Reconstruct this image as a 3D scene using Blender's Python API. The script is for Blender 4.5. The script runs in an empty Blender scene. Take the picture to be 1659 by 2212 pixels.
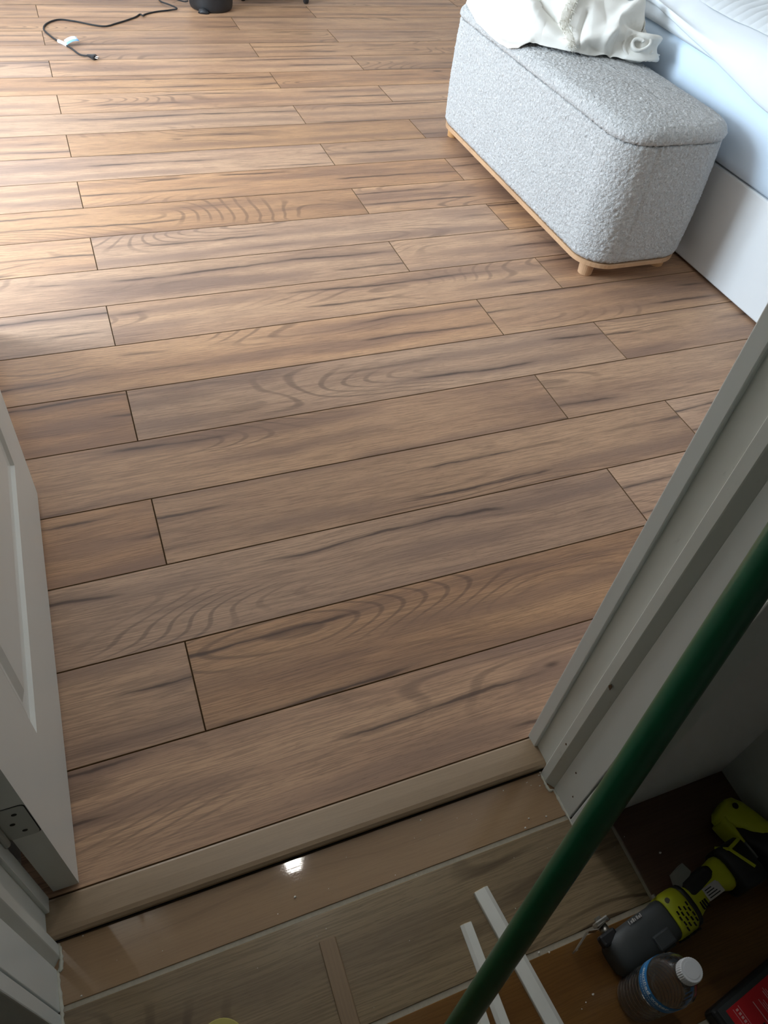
import bpy, bmesh, math, random
from mathutils import Vector, Matrix, noise as mnoise

# ------------------------------------------------------------------ camera, world, light, exposure
SC = bpy.context.scene
COL = SC.collection
PI = math.pi

cam_data = bpy.data.cameras.new('camera')
cam = bpy.data.objects.new('camera', cam_data)
COL.objects.link(cam)
cam.location = (-0.0315153, -0.6103628, 1.2512222)
cam.rotation_euler = (0.7283347, -0.1001226, -0.3616227)
cam_data.sensor_fit = 'HORIZONTAL'
cam_data.sensor_width = 36.0
cam_data.lens = 36.0 * 1615.0 / 1659.0
cam_data.clip_start = 0.02
SC.camera = cam

world = bpy.data.worlds.new('world')
SC.world = world
world.use_nodes = True
bg = world.node_tree.nodes['Background']
bg.inputs[0].default_value = (0.62, 0.78, 1.0, 1)
bg.inputs[1].default_value = 0.6


def area_light(name, loc, rot, sx, sy, power, color):
    d = bpy.data.lights.new(name, 'AREA')
    d.shape = 'RECTANGLE'
    d.size, d.size_y, d.energy, d.color = sx, sy, power, color
    o = bpy.data.objects.new(name, d)
    COL.objects.link(o)
    o.location, o.rotation_euler = loc, rot
    return o


# daylight: a large window in the left wall and a smaller one in the far wall
WX = -2.0                                       # left wall
BACKY = 4.75                                    # far wall
LY0, LY1, LZ0, LZ1 = 1.60, 2.90, 0.30, 2.12     # opening in the left wall
WX0, WX1, WZ0, WZ1 = -1.20, 0.05, 0.98, 2.12    # opening in the far wall
area_light('window_daylight', (WX - 0.25, (LY0 + LY1) / 2, (LZ0 + LZ1) / 2), (0, -PI / 2, 0),
           LZ1 - LZ0, LY1 - LY0, 215, (0.72, 0.86, 1.0))
area_light('window_daylight', ((WX0 + WX1) / 2, BACKY + 0.25, (WZ0 + WZ1) / 2), (-PI / 2, 0, 0),
           WX1 - WX0, WZ1 - WZ0, 31, (0.92, 0.95, 1.0))

SC.view_settings.view_transform = 'Standard'
SC.view_settings.look = 'None'
SC.view_settings.exposure = 0.15
SC.view_settings.gamma = 1.0
SC.view_settings.use_curve_mapping = False

# ------------------------------------------------------------------ helpers
W = 0.19                      # plank width
TZ = -0.012                   # top of the hall tiles
CX, CY, CZ = cam.location


def fl(x, y, z=0.0):
    """point measured on the z=0 plane, moved along its sight line to height z"""
    k = (CZ - z) / CZ
    return (CX + (x - CX) * k, CY + (y - CY) * k, z)


def obj(name, bm, material, parent=None, smooth=False, loc=None):
    bmesh.ops.recalc_face_normals(bm, faces=bm.faces[:])
    me = bpy.data.meshes.new(name)
    bm.to_mesh(me)
    bm.free()
    if smooth:
        for p in me.polygons:
            p.use_smooth = True
    if material is not None:
        for m in (material if isinstance(material, (list, tuple)) else [material]):
            me.materials.append(m)
    o = bpy.data.objects.new(name, me)
    COL.objects.link(o)
    if parent is not None:
        o.parent = parent
    if loc is not None:
        o.location = loc
    return o


def tag(o, label=None, cat=None, group=None, kind=None):
    if label: o['label'] = label
    if cat: o['category'] = cat
    if group: o['group'] = group
    if kind: o['kind'] = kind
    return o


def thing(name, label, cat, loc=(0, 0, 0), rotz=0.0, group=None):
    o = bpy.data.objects.new(name, None)
    COL.objects.link(o)
    o.empty_display_size = 0.05
    o.location = loc
    o.rotation_euler = (0, 0, rotz)
    return tag(o, label, cat, group)


def box(bm, x0, x1, y0, y1, z0, z1, bev=0.0, seg=1):
    r = bmesh.ops.create_cube(bm, size=1.0)
    vs = r['verts']
    for v in vs:
        v.co = Vector((x0 + (v.co.x + .5) * (x1 - x0), y0 + (v.co.y + .5) * (y1 - y0), z0 + (v.co.z + .5) * (z1 - z0)))
    if bev > 0:
        es = {e for v in vs for e in v.link_edges}
        bmesh.ops.bevel(bm, geom=list(es), offset=bev, segments=seg, profile=0.5, affect='EDGES', clamp_overlap=True)
    return bm


def bx(*a, **k):
    return box(bmesh.new(), *a, **k)


def rings(bm, rs, cap0=True, cap1=True, close=True):
    vv = [[bm.verts.new(p) for p in r] for r in rs]
    n = len(rs[0])
    for a, b in zip(vv[:-1], vv[1:]):
        for i in range(n if close else n - 1):
            j = (i + 1) % n
            bm.faces.new((a[i], a[j], b[j], b[i]))
    if cap0: bm.faces.new(vv[0])
    if cap1: bm.faces.new(vv[-1])
    return vv


def tube(bm, pts, rad, n=10, caps=True):
    pts = [Vector(p) for p in pts]
    rs = []
    up = None
    for i, p in enumerate(pts):
        t = (pts[min(i + 1, len(pts) - 1)] - pts[max(i - 1, 0)]).normalized()
        if up is None:
            up = Vector((0, 0, 1)) if abs(t.z) < .9 else Vector((1, 0, 0))
        s = t.cross(up).normalized()
        up = s.cross(t).normalized()
        r = rad[i] if isinstance(rad, (list, tuple)) else rad
        rs.append([p + (s * math.cos(2 * PI * k / n) + up * math.sin(2 * PI * k / n)) * r for k in range(n)])
    rings(bm, rs, caps, caps)
    return bm


def lathe(bm, prof, n=24, c=(0, 0, 0), cap0=True, cap1=True):
    rs = [[(c[0] + r * math.cos(2 * PI * k / n), c[1] + r * math.sin(2 * PI * k / n), c[2] + z) for k in range(n)] for r, z in prof]
    rings(bm, rs, cap0, cap1)
    return bm


def spline(pts, m=8):
    pts = [Vector(p) for p in pts]
    out = []
    for i in range(len(pts) - 1):
        p0, p1, p2, p3 = pts[max(i - 1, 0)], pts[i], pts[i + 1], pts[min(i + 2, len(pts) - 1)]
        for k in range(m):
            t = k / m
            out.append(.5 * ((2 * p1) + (p2 - p0) * t + (2 * p0 - 5 * p1 + 4 * p2 - p3) * t * t + (3 * p1 - p0 - 3 * p2 + p3) * t ** 3))
    out.append(pts[-1])
    return out


def prism(bm, poly, z0, z1):
    rings(bm, [[(x, y, z0) for x, y in poly], [(x, y, z1) for x, y in poly]])
    return bm


# ------------------------------------------------------------------ materials
class N:
    def __init__(s, name):
        s.m = bpy.data.materials.new(name)
        s.m.use_nodes = True
        s.t = s.m.node_tree
        s.b = s.t.nodes['Principled BSDF']

    def n(s, typ, **k):
        nd = s.t.nodes.new(typ)
        for a, v in k.items():
            setattr(nd, a, v)
        return nd

    def set(s, nd, i, v):
        if hasattr(v, 'is_output') or isinstance(v, bpy.types.NodeSocket):
            s.t.links.new(v, nd.inputs[i])
        else:
            nd.inputs[i].default_value = v

    def math(s, op, a, b=0.0, c=None, clamp=False):
        nd = s.n('ShaderNodeMath', operation=op)
        nd.use_clamp = clamp
        s.set(nd, 0, a); s.set(nd, 1, b)
        if c is not None: s.set(nd, 2, c)
        return nd.outputs[0]

    def vmul(s, v, sc):
        nd = s.n('ShaderNodeVectorMath', operation='MULTIPLY')
        s.set(nd, 0, v); s.set(nd, 1, sc)
        return nd.outputs[0]

    def vadd(s, v, a):
        nd = s.n('ShaderNodeVectorMath', operation='ADD')
        s.set(nd, 0, v); s.set(nd, 1, a)
        return nd.outputs[0]

    def noise(s, v, scale=1.0, detail=2.0, rough=.5, dist=0.0):
        nd = s.n('ShaderNodeTexNoise')
        s.set(nd, 'Vector', v)
        nd.inputs['Scale'].default_value = scale
        nd.inputs['Detail'].default_value = detail
        nd.inputs['Roughness'].default_value = rough
        nd.inputs['Distortion'].default_value = dist
        return nd.outputs[0]

    def ss(s, v, a, b, lo=0.0, hi=1.0):
        nd = s.n('ShaderNodeMapRange', interpolation_type='SMOOTHSTEP')
        s.set(nd, 0, v)
        for i, q in enumerate((a, b, lo, hi)):
            nd.inputs[1 + i].default_value = q
        return nd.outputs[0]

    def mix(s, f, a, b, mode='MIX'):
        nd = s.n('ShaderNodeMix', data_type='RGBA', blend_type=mode)
        s.set(nd, 0, f)
        s.set(nd, 6, a if not isinstance(a, tuple) else (*a, 1)[:4])
        s.set(nd, 7, b if not isinstance(b, tuple) else (*b, 1)[:4])
        return nd.outputs[2]

    def coord(s, which='Object'):
        return s.n('ShaderNodeTexCoord').outputs[which]

    def bump(s, h, strength=.3, dist=.001):
        nd = s.n('ShaderNodeBump')
        nd.inputs['Strength'].default_value = strength
        nd.inputs['Distance'].default_value = dist
        s.set(nd, 'Height', h)
        s.t.links.new(nd.outputs[0], s.b.inputs['Normal'])

    def out(s, col, rough=.5, spec=.5, metal=0.0):
        s.set(s.b, 'Base Color', col if not isinstance(col, tuple) else (*col, 1)[:4])
        s.set(s.b, 'Roughness', rough)
        s.b.inputs['Specular IOR Level'].default_value = spec
        s.b.inputs['Metallic'].default_value = metal
        return s.m


def plain(name, col, rough=.5, var=.06, scale=30.0, spec=.5, metal=0.0, bump=0.0, bscale=200.0, bdist=.0005):
    a = N(name)
    v = a.coord()
    f = a.noise(v, scale, 4.0)
    c = a.mix(f, tuple(x * (1 - var) for x in col), tuple(min(1, x * (1 + var)) for x in col))
    if bump:
        a.bump(a.noise(v, bscale, 3.0), bump, bdist)
    return a.out(c, rough, spec, metal)


def wood(name, light, mid, dark, vein, rough, ring_amt=.35, gloss_var=.06, bumpk=.25, vein_amt=.85, tonal=1.0, fiber=.35, spec=.5):
    """printed oak: stretched tone clouds, contour-line cathedral grain, fibres, ridge-shaped cracks and knots"""
    a = N(name)
    rnd = a.n('ShaderNodeObjectInfo').outputs['Random']
    comb = a.n('ShaderNodeCombineXYZ')
    a.set(comb, 0, a.math('MULTIPLY', rnd, 61.0))
    a.set(comb, 1, a.math('MULTIPLY', rnd, 173.0))
    a.set(comb, 2, a.math('MULTIPLY', rnd, 37.0))
    p = a.vadd(a.coord(), comb.outputs[0])
    # slow sideways drift so nothing is ruler-straight
    wob = a.noise(a.vmul(p, (2.6, 4.0, 1.0)), 1.0, 2.0)
    sh = a.n('ShaderNodeCombineXYZ')
    a.set(sh, 1, a.math('MULTIPLY', a.math('SUBTRACT', wob, .5), .022))
    p = a.vadd(p, sh.outputs[0])
    tone = a.noise(a.vmul(p, (.95, 8.0, 1.0)), 1.0, 3.0, .5)
    tone2 = a.noise(a.vmul(p, (1.8, 20.0, 1.0)), 1.0, 3.0, .55)
    tt = a.math('ADD', a.math('MULTIPLY', tone, .72), a.math('MULTIPLY', tone2, .28))
    c = a.mix(a.ss(tt, .40, .60), mid, light)
    c = a.mix(a.math('MULTIPLY', a.ss(tt, .46, .34), .80 * tonal), c, dark)
    # contour-line rings
    fld = a.noise(a.vmul(p, (1.15, 4.6, 1.0)), 1.0, 1.0, .35)
    rg = a.math('SINE', a.math('MULTIPLY', fld, 190.0))
    rg = a.ss(rg, .50, 1.0)
    msk = a.ss(a.noise(a.vmul(p, (1.0, 3.2, 2.0)), 1.7, 1.0), .51, .67)
    c = a.mix(a.math('MULTIPLY', a.math('MULTIPLY', rg, msk), ring_amt), c, vein)
    # fibres
    fb = a.noise(a.vmul(p, (12.0, 420.0, 1.0)), 1.0, 3.0, .65)
    c = a.mix(a.math('MULTIPLY', a.ss(fb, .56, .40), fiber), c, vein)
    c = a.mix(a.math('MULTIPLY', a.ss(fb, .60, .74), fiber * .8), c, tuple(min(1, x * 1.35) for x in light))
    # dark cracks running along the board, each in its own lane, with a soft brown halo
    sp = a.n('ShaderNodeSeparateXYZ')
    a.set(sp, 0, p)
    PER = .078
    yr = a.math('DIVIDE', sp.outputs[1], PER)
    lane = a.math('FLOOR', yr)
    cyc = a.math('MULTIPLY', a.math('SUBTRACT', a.math('FRACT', yr), .5), PER)

    def n1(fx, fl_, det=1.0):
        cb = a.n('ShaderNodeCombineXYZ')
        a.set(cb, 0, a.math('MULTIPLY', sp.outputs[0], fx))
        a.set(cb, 1, a.math('MULTIPLY', lane, fl_))
        return a.noise(cb.outputs[0], 1.0, det)
    off = a.math('ADD', a.math('MULTIPLY', a.math('SUBTRACT', n1(1.5, 13.71, 2.0), .5), PER * .75),
                 a.math('MULTIPLY', a.math('SUBTRACT', n1(17.0, 5.13, 3.0), .5), .0085))
    ds = a.math('ABSOLUTE', a.math('SUBTRACT', cyc, off))
    m1 = a.ss(n1(1.9, 31.7, 2.0), .50, .60)
    m2 = a.ss(n1(1.4, 47.3, 2.0), .42, .58)
    wd = a.ss(n1(9.0, 3.3, 2.0), .35, .68, .0013, .0060)
    ln = a.math('SUBTRACT', 1.0, a.math('DIVIDE', ds, wd), None, True)
    c = a.mix(a.math('MULTIPLY', a.math('MULTIPLY', a.ss(ds, .034, .002), m2), .78 * vein_amt), c, dark)
    c = a.mix(a.math('MULTIPLY', a.math('MULTIPLY', a.ss(ds, .011, .001), m1), .55 * vein_amt), c, vein)
    c = a.mix(a.math('MULTIPLY', a.math('MULTIPLY', a.ss(ln, .0, .7), m1), .80 * vein_amt), c, tuple(x * .68 for x in vein))
    # short open pores
    po = a.noise(a.vmul(p, (46.0, 640.0, 1.0)), 1.0, 2.0, .6)
    c = a.mix(a.math('MULTIPLY', a.ss(po, .60, .70), fiber * .9), c, vein)
    # knots: sparse stretched cells with a dark core
    vo = a.n('ShaderNodeTexVoronoi')
    a.set(vo, 'Vector', a.vmul(p, (2.1, 7.0, 0.0)))
    vo.inputs['Scale'].default_value = 1.0
    kd = a.math('ADD', vo.outputs['Distance'], a.math('MULTIPLY', a.math('SUBTRACT', tone2, .5), .16))
    sep = a.n('ShaderNodeSeparateColor')
    a.set(sep, 0, vo.outputs['Color'])
    on = a.math('GREATER_THAN', sep.outputs[0], .55)
    c = a.mix(a.math('MULTIPLY', a.math('MULTIPLY', a.ss(kd, .26, .03), on), .55 * vein_amt), c, dark)
    c = a.mix(a.math('MULTIPLY', a.math('MULTIPLY', a.ss(kd, .055, .01), on), .85 * vein_amt), c, tuple(x * .5 for x in vein))
    # each board a little lighter or darker, greyer or redder
    hs = a.n('ShaderNodeHueSaturation')
    a.set(hs, 'Saturation', a.math('ADD', a.math('MULTIPLY', a.math('FRACT', a.math('MULTIPLY', rnd, 7.3)), .22), .88))
    a.set(hs, 'Value', a.math('ADD', a.math('MULTIPLY', a.math('FRACT', a.math('MULTIPLY', rnd, 13.7)), .22), .90))
    a.set(hs, 'Color', c)
    a.bump(fb, bumpk, .0006)
    r = a.math('ADD', a.math('MULTIPLY', fb, gloss_var), rough)
    return a.out(hs.outputs[0], r, spec)


M = {}
M['laminate'] = wood('oak_laminate', (.57, .345, .203), (.465, .274, .165), (.285, .173, .120), (.120, .074, .054), .40, .50, .06, .3, .9, 1.0, .38, spec=.28)
M['plank_edge'] = plain('plank_edge', (.16, .085, .032), .7)
M['subfloor'] = plain('subfloor', (.10, .052, .018), .9)
M['threshold'] = wood('threshold_film', (.42, .285, .158), (.38, .255, .14), (.31, .205, .115), (.21, .138, .08), .33, .10, .05, .12, .25, .5, .15)
M['tile_smooth'] = wood('tile_smooth', (.35, .232, .138), (.32, .208, .123), (.27, .172, .104), (.20, .128, .08), .035, .10, .01, .03, .2, .5, .15)
M['tile_grain'] = wood('tile_grain', (.36, .262, .150), (.29, .208, .118), (.19, .133, .078), (.07, .047, .029), .12, .85, .05, .06, .6, .9, .28)
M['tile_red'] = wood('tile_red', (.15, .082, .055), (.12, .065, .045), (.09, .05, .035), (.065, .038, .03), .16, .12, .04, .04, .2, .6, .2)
M['tile_amber'] = wood('tile_amber', (.22, .115, .045), (.18, .09, .036), (.13, .06, .026), (.08, .04, .02), .15, .25, .05, .05, .3, .8, .25)
M['grout'] = plain('grout', (.44, .39, .30), .9, .2, 160, bump=.4, bscale=900)
M['wall'] = plain('wall_paint', (.84, .83, .80), .75, .02, 8, bump=.05, bscale=300)
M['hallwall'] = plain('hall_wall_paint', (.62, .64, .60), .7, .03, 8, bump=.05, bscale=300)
M['ceiling'] = plain('ceiling_paint', (.88, .87, .85), .9, .02, 8)
M['bottle_cap'] = plain('white_cap_plastic', (.78, .80, .82), .4, .02, 40)
M['crumb'] = plain('crumb_plaster', (.82, .78, .68), .8, .1, 100)
M['caulk'] = plain('caulk', (.62, .60, .50), .6, .15, 120)
M['darkgap'] = plain('dark_recess', (.012, .010, .009), .8)


def paint(name, col, rough, dirt):
    a = N(name)
    v = a.coord()
    c = a.mix(a.noise(v, 9.0, 3.0), tuple(x * .95 for x in col), col)
    sc = a.noise(a.vmul(v, (70.0, 70.0, 16.0)), 1.0, 5.0, .7)
    big = a.noise(a.vmul(v, (6.0, 6.0, 3.0)), 1.0, 2.0)
    m = a.math('MULTIPLY', a.ss(sc, .62, .74), a.ss(big, .50, .68))
    c = a.mix(a.math('MULTIPLY', m, dirt), c, (.10, .085, .06))
    c = a.mix(a.math('MULTIPLY', a.ss(big, .45, .75), dirt * .25), c, (.42, .39, .30))
    a.bump(a.noise(v, 60.0, 2.0), .06, .001)
    return a.out(c, rough)


M['trim'] = paint('gloss_trim_paint', (.80, .83, .79), .32, .0)
M['trim_worn'] = paint('worn_trim_paint', (.79, .81, .75), .36, .75)
M['door'] = paint('door_paint', (.74, .73, .67), .38, .10)
M['hinge'] = paint('painted_hinge', (.50, .50, .45), .45, .5)


def boucle():
    a = N('boucle')
    v = a.coord()
    vo = a.n('ShaderNodeTexVoronoi')
    vo.feature = 'SMOOTH_F1'
    a.set(vo, 'Vector', a.vadd(v, a.vmul(a.n('ShaderNodeTexNoise').outputs[1], (.0, .0, .0))))
    vo.inputs['Scale'].default_value = 115.0
    nz = a.noise(v, 120.0, 4.0, .6, 1.5)
    h = a.math('ADD', a.math('MULTIPLY', vo.outputs['Distance'], -.7), nz)
    c = a.mix(a.ss(nz, .3, .7), (.61, .61, .595), (.775, .775, .76))
    a.bump(h, 1.0, .0095)
    a.b.inputs['Sheen Weight'].default_value = .25
    a.b.inputs['Sheen Roughness'].default_value = .6
    return a.out(c, .95, .15)


def cloth(name, col, scale=900.0, strength=.25, weave=(1, 1, 1), bscale=8.0, bstr=.2):
    a = N(name)
    v = a.coord()
    c = a.mix(a.noise(v, 14.0, 3.0), tuple(x * .95 for x in col), col)
    th = a.noise(a.vmul(v, weave), scale, 2.0)
    bg_ = a.noise(v, bscale, 3.0)
    h = a.math('ADD', a.math('MULTIPLY', th, strength), a.math('MULTIPLY', bg_, bstr * 10))
    a.bump(h, .35, .003)
    a.b.inputs['Sheen Weight'].default_value = .15
    return a.out(c, .9, .2)


M['boucle'] = boucle()
M['blanket'] = cloth('cream_blanket_cloth', (.80, .785, .725), 700, .3, (1, 1, 3), 18.0, .05)
M['fringe'] = cloth('frayed_edge', (.78, .75, .66), 500, .8)
M['sheet'] = cloth('pale_blue_sheet', (.70, .83, .96), 1200, .1, (1, 1, 1), 7.0, .12)
M['duvet'] = cloth('white_duvet', (.80, .85, .88), 1200, .1, (1, 1, 1), 9.0, .12)
M['throw'] = cloth('ribbed_grey_white_throw', (.66, .69, .70), 300, .5, (1, 3, 1))
M['bedbase'] = plain('white_bed_base_vinyl', (.76, .775, .775), .45, .02, 12, bump=.06, bscale=500)
M['benchwood'] = wood('bench_wood', (.62, .36, .175), (.55, .31, .15), (.47, .26, .12), (.40, .21, .09), .42, .2, .05, .1, .15, .4, .25)
M['pole'] = plain('green_lacquer', (.005, .092, .036), .30, .22, 26, spec=.5)
M['strip'] = plain('white_trim_strip_paint', (.84, .835, .76), .42, .05, 40)
M['strip_raw'] = plain('raw_strip_end', (.78, .66, .45), .8, .15, 200)
M['strip_brown'] = wood('brown_strip_film', (.30, .185, .085), (.27, .165, .075), (.22, .13, .06), (.17, .10, .05), .42, .1, .04, .06, .2, .4, .2)
M['black'] = plain('black_plastic', (.016, .017, .019), .48, .15, 60)
M['blacksoft'] = plain('black_rubber', (.020, .020, .021), .75, .2, 200, bump=.2, bscale=600)
M['charcoal'] = plain('charcoal_plastic', (.048, .055, .057), .5, .12, 60, bump=.08, bscale=700)
M['lime'] = plain('lime_plastic', (.56, .60, .02), .42, .06, 50)
M['greytrig'] = plain('grey_trigger_plastic', (.30, .31, .28), .5, .06, 50)
M['steel'] = plain('brushed_steel', (.52, .50, .46), .34, .15, 90, metal=1.0)
M['sticker'] = plain('silver_sticker', (.60, .58, .56), .5, .15, 120)
M['white'] = plain('white_print', (.85, .85, .84), .5, .02, 50)
M['red'] = plain('red_card', (.62, .018, .028), .38, .08, 40)
M['pink'] = plain('pale_print', (.80, .45, .45), .5, .02, 50)
M['bluep'] = plain('blue_print', (.05, .09, .42), .5, .05, 50)
M['label'] = plain('blue_label_film', (.015, .22, .55), .3, .25, 70)
M['labelw'] = plain('label_print', (.80, .90, .95), .4, .02, 50)
M['tagwhite'] = plain('cord_label_paper', (.82, .84, .86), .6, .03, 90)
M['tagblue'] = plain('cord_label_print', (.25, .48, .80), .6, .05, 90)
M['yellow'] = plain('yellow_tape', (.46, .40, .10), .5, .1, 60)
M['cardcore'] = plain('tape_core', (.36, .30, .22), .8, .1, 60)
M['outlet'] = plain('window_frame_paint', (.80, .80, .80), .5)


def clear_plastic():
    a = N('clear_bottle_plastic')
    a.b.inputs['Transmission Weight'].default_value = .985
    a.b.inputs['IOR'].default_value = 1.3
    return a.out((.95, .96, .96), .03, .6)


def window_glass():
    a = N('window_glass')
    tr = a.n('ShaderNodeBsdfTransparent')
    gl = a.n('ShaderNodeBsdfGlossy')
    gl.inputs['Roughness'].default_value = .02
    mx = a.n('ShaderNodeMixShader')
    mx.inputs[0].default_value = .06
    a.t.links.new(tr.outputs[0], mx.inputs[1])
    a.t.links.new(gl.outputs[0], mx.inputs[2])
    a.t.links.new(mx.outputs[0], a.t.nodes['Material Output'].inputs[0])
    return a.m


def lamp():
    a = N('downlight_diffuser')
    a.b.inputs['Emission Color'].default_value = (1, .96, .88, 1)
    a.b.inputs['Emission Strength'].default_value = 240.0
    return a.out((.9, .9, .88), .5)


M['clear'] = clear_plastic()
M['glass'] = window_glass()
M['lamp'] = lamp()

# ------------------------------------------------------------------ room shell
RX0, RX1, RY0, RY1, CEIL = WX, 3.70, -0.198, BACKY, 2.42
HX0, HX1, HY0 = -0.85, 0.862, -2.2
WT = -0.355                                    # hall face of the door wall


def struct(name, bm, m, parent=None, smooth=False):
    o = obj(name, bm, m, parent, smooth)
    if parent is None: o['kind'] = 'structure'
    return o


floor = struct('floor', bx(RX0 - .1, RX1 + .1, -0.249, RY1 + .1, -0.10, -0.0105), M['subfloor'])
hall_floor = struct('hall_floor', bx(HX0 - .1, HX1 + .1, HY0 - .1, -0.249, -0.10, TZ - .0016), M['grout'])
hall_floor['label'] = 'wood-look tiled hall floor in front of the doorway'

# planks: one object each; rows of full boards share their mesh
PL = 7.276 * W
plank_cache = {}


def plank_mesh(L):
    k = round(L, 4)
    if k not in plank_cache:
        bm = bmesh.new()
        g, b = .0006, .0011
        z0, z1 = -.0104, 0.0
        a = [(g, g), (L - g, g), (L - g, W - g), (g, W - g)]
        i = [(g + b, g + b), (L - g - b, g + b), (L - g - b, W - g - b), (g + b, W - g - b)]
        vv = rings(bm, [[(x, y, z0) for x, y in a], [(x, y, z1 - b) for x, y in a], [(x, y, z1) for x, y in i]], True, True)
        bm.faces.ensure_lookup_table()
        for f in bm.faces:
            f.material_index = 0 if len([1 for v in f.verts if abs(v.co.z - z1) < 1e-6]) == 4 else 1
        bmesh.ops.recalc_face_normals(bm, faces=bm.faces[:])
        me = bpy.data.meshes.new('plank')
        bm.to_mesh(me); bm.free()
        me.materials.append(M['laminate']); me.materials.append(M['plank_edge'])
        plank_cache[k] = me
    return plank_cache[k]


for r in range(-1, 26):
    if r % 2 == 0:
        x_ref = 0.0
    else:
        x_ref = (5.64 if r < 6 else 4.87) * W
    y = r * W
    if y + W > RY1 + .09: break
    k = math.floor((RX0 - x_ref) / PL)
    x = x_ref + k * PL
    while x < RX1:
        a, b = max(x, RX0), min(x + PL, RX1)
        if b - a > .03:
            o = bpy.data.objects.new('plank', plank_mesh(b - a))
            COL.objects.link(o)
            o.parent = floor
            o.location = (a, y, 0)
        x += PL

# hall tiles
tile_rows = [(-.3315, -.2495, 'tile_smooth', [-.30, .90]),
             (-.4955, -.3385, 'tile_grain', [-.60, .612]),
             (-.6600, -.5035, 'tile_amber', [-.70, -.02, 1.2]),
             (-.8250, -.6670, 'tile_grain', [-.40, .8]),
             (-.9900, -.8320, 'tile_amber', [-.1, 1.2]),
             (-1.155, -.9970, 'tile_grain', [-.60, .612]),
             (-1.32, -1.162, 'tile_smooth', [-.30, .90])]
for y0, y1, mt, js in tile_rows:
    xs = [HX0 - .05] + [j for j in js if HX0 < j < HX1] + [HX1 + .05]
    for n_, (a, b) in enumerate(zip(xs[:-1], xs[1:])):
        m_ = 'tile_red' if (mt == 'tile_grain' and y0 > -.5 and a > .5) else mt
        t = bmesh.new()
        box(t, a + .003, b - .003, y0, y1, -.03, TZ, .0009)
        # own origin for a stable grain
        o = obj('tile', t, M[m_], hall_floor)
bm = bmesh.new()
for a in ((RX0 - .1, WX0, -.1, CEIL), (WX1, RX1 + .1, -.1, CEIL), (WX0, WX1, -.1, WZ0), (WX0, WX1, WZ1, CEIL)):
    box(bm, a[0], a[1], RY1, RY1 + .14, a[2], a[3])
struct('wall_back', bm, M['wall'])
struct('wall_right', bx(RX1, RX1 + .1, RY0 - .1, RY1, -.1, CEIL), M['wall'])
bm = bmesh.new()
for a in ((1.2, LY0, -.1, CEIL), (LY1, RY1, -.1, CEIL), (LY0, LY1, -.1, LZ0), (LY0, LY1, LZ1, CEIL)):
    box(bm, RX0 - .14, RX0, *a)
struct('wall_left', bm, M['wall'])


def window(name, along, a0, a1, z0, z1):
    """two-light window set in its opening; along 'x' (far wall) or 'y' (left wall)"""
    def b_(bm, p, q, d0, d1, c, d):
        if along == 'x': box(bm, p, q, RY1 + d0, RY1 + d1, c, d)
        else: box(bm, RX0 - d1, RX0 - d0, p, q, c, d)
        return bm
    w = bpy.data.objects.new(name, None)
    COL.objects.link(w)
    w['kind'] = 'structure'
    bm = bmesh.new()
    m_ = (a0 + a1) / 2
    for a in ((a0, a0 + .05, z0, z1), (a1 - .05, a1, z0, z1), (a0 + .05, a1 - .05, z0, z0 + .05), (a0 + .05, a1 - .05, z1 - .05, z1), (m_ - .025, m_ + .025, z0 + .05, z1 - .05)):
        b_(bm, a[0], a[1], .05, .10, a[2], a[3])
    obj('window_frame', bm, M['outlet'], w)
    for p, q in ((a0 + .05, m_ - .025), (m_ + .025, a1 - .05)):
        obj('pane', b_(bmesh.new(), p, q, .072, .078, z0 + .05, z1 - .05), M['glass'], w)
    obj('window_sill', b_(bmesh.new(), a0, a1, -.02, .05, z0 - .0, z0 + .02), M['outlet'], w)


window('window_1', 'y', LY0, LY1, LZ0, LZ1)
window('window_2', 'x', WX0, WX1, WZ0, WZ1)
# short return wall the open door stands against
bm = bmesh.new()
box(bm, -.42, -.305, RY0, 1.27, -.1, CEIL)
box(bm, RX0 - .14, -.42, 1.17, 1.27, -.1, CEIL)
struct('wall_return', bm, M['wall'])
# wall with the doorway
JL, JR, HEAD = -.277, .550, 2.06
bm = bmesh.new()
box(bm, HX0 - .1, JL - .018, WT, RY0, -.1, CEIL)
box(bm, JR + .018, RX1, WT, RY0, -.1, CEIL)
box(bm, JL - .018, JR + .018, WT, RY0, HEAD + .018, CEIL)
struct('wall_front', bm, M['wall'])
struct('wall_hall_right', bx(HX1, HX1 + .1, HY0, WT, -.1, CEIL), M['hallwall'])
struct('wall_hall_left', bx(HX0 - .1, HX0, HY0, WT, -.1, CEIL), M['hallwall'])
struct('wall_hall_back', bx(HX0 - .1, HX1 + .1, HY0 - .1, HY0, -.1, CEIL), M['hallwall'])
struct('ceiling', bx(RX0 - .15, RX1 + .1, HY0 - .1, RY1 + .1, CEIL, CEIL + .1), M['ceiling'])

# ---- threshold strip: rounded nosing over the end of the laminate
prof = [(-.1912, -.0100), (-.1912, .0004), (-.1945, .0024), (-.215, .0036), (-.236, .0036), (-.2425, .0022),
        (-.2465, -.0012), (-.2475, -.0055), (-.2462, -.0085), (-.2440, -.0100)]
bm = bmesh.new()
rings(bm, [[(x, y, z) for y, z in prof] for x in (JL, -.1, .2, .4, JR)], True, True)
t1 = struct('trim_1', bm, M['threshold'])
t1['label'] = 'tan wood-look threshold strip between bedroom boards and hall tile'
obj('shadow_gap', bx(JL, JR, -.2487, -.2440, -.0150, -.0102), M['darkgap'], t1)


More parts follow.
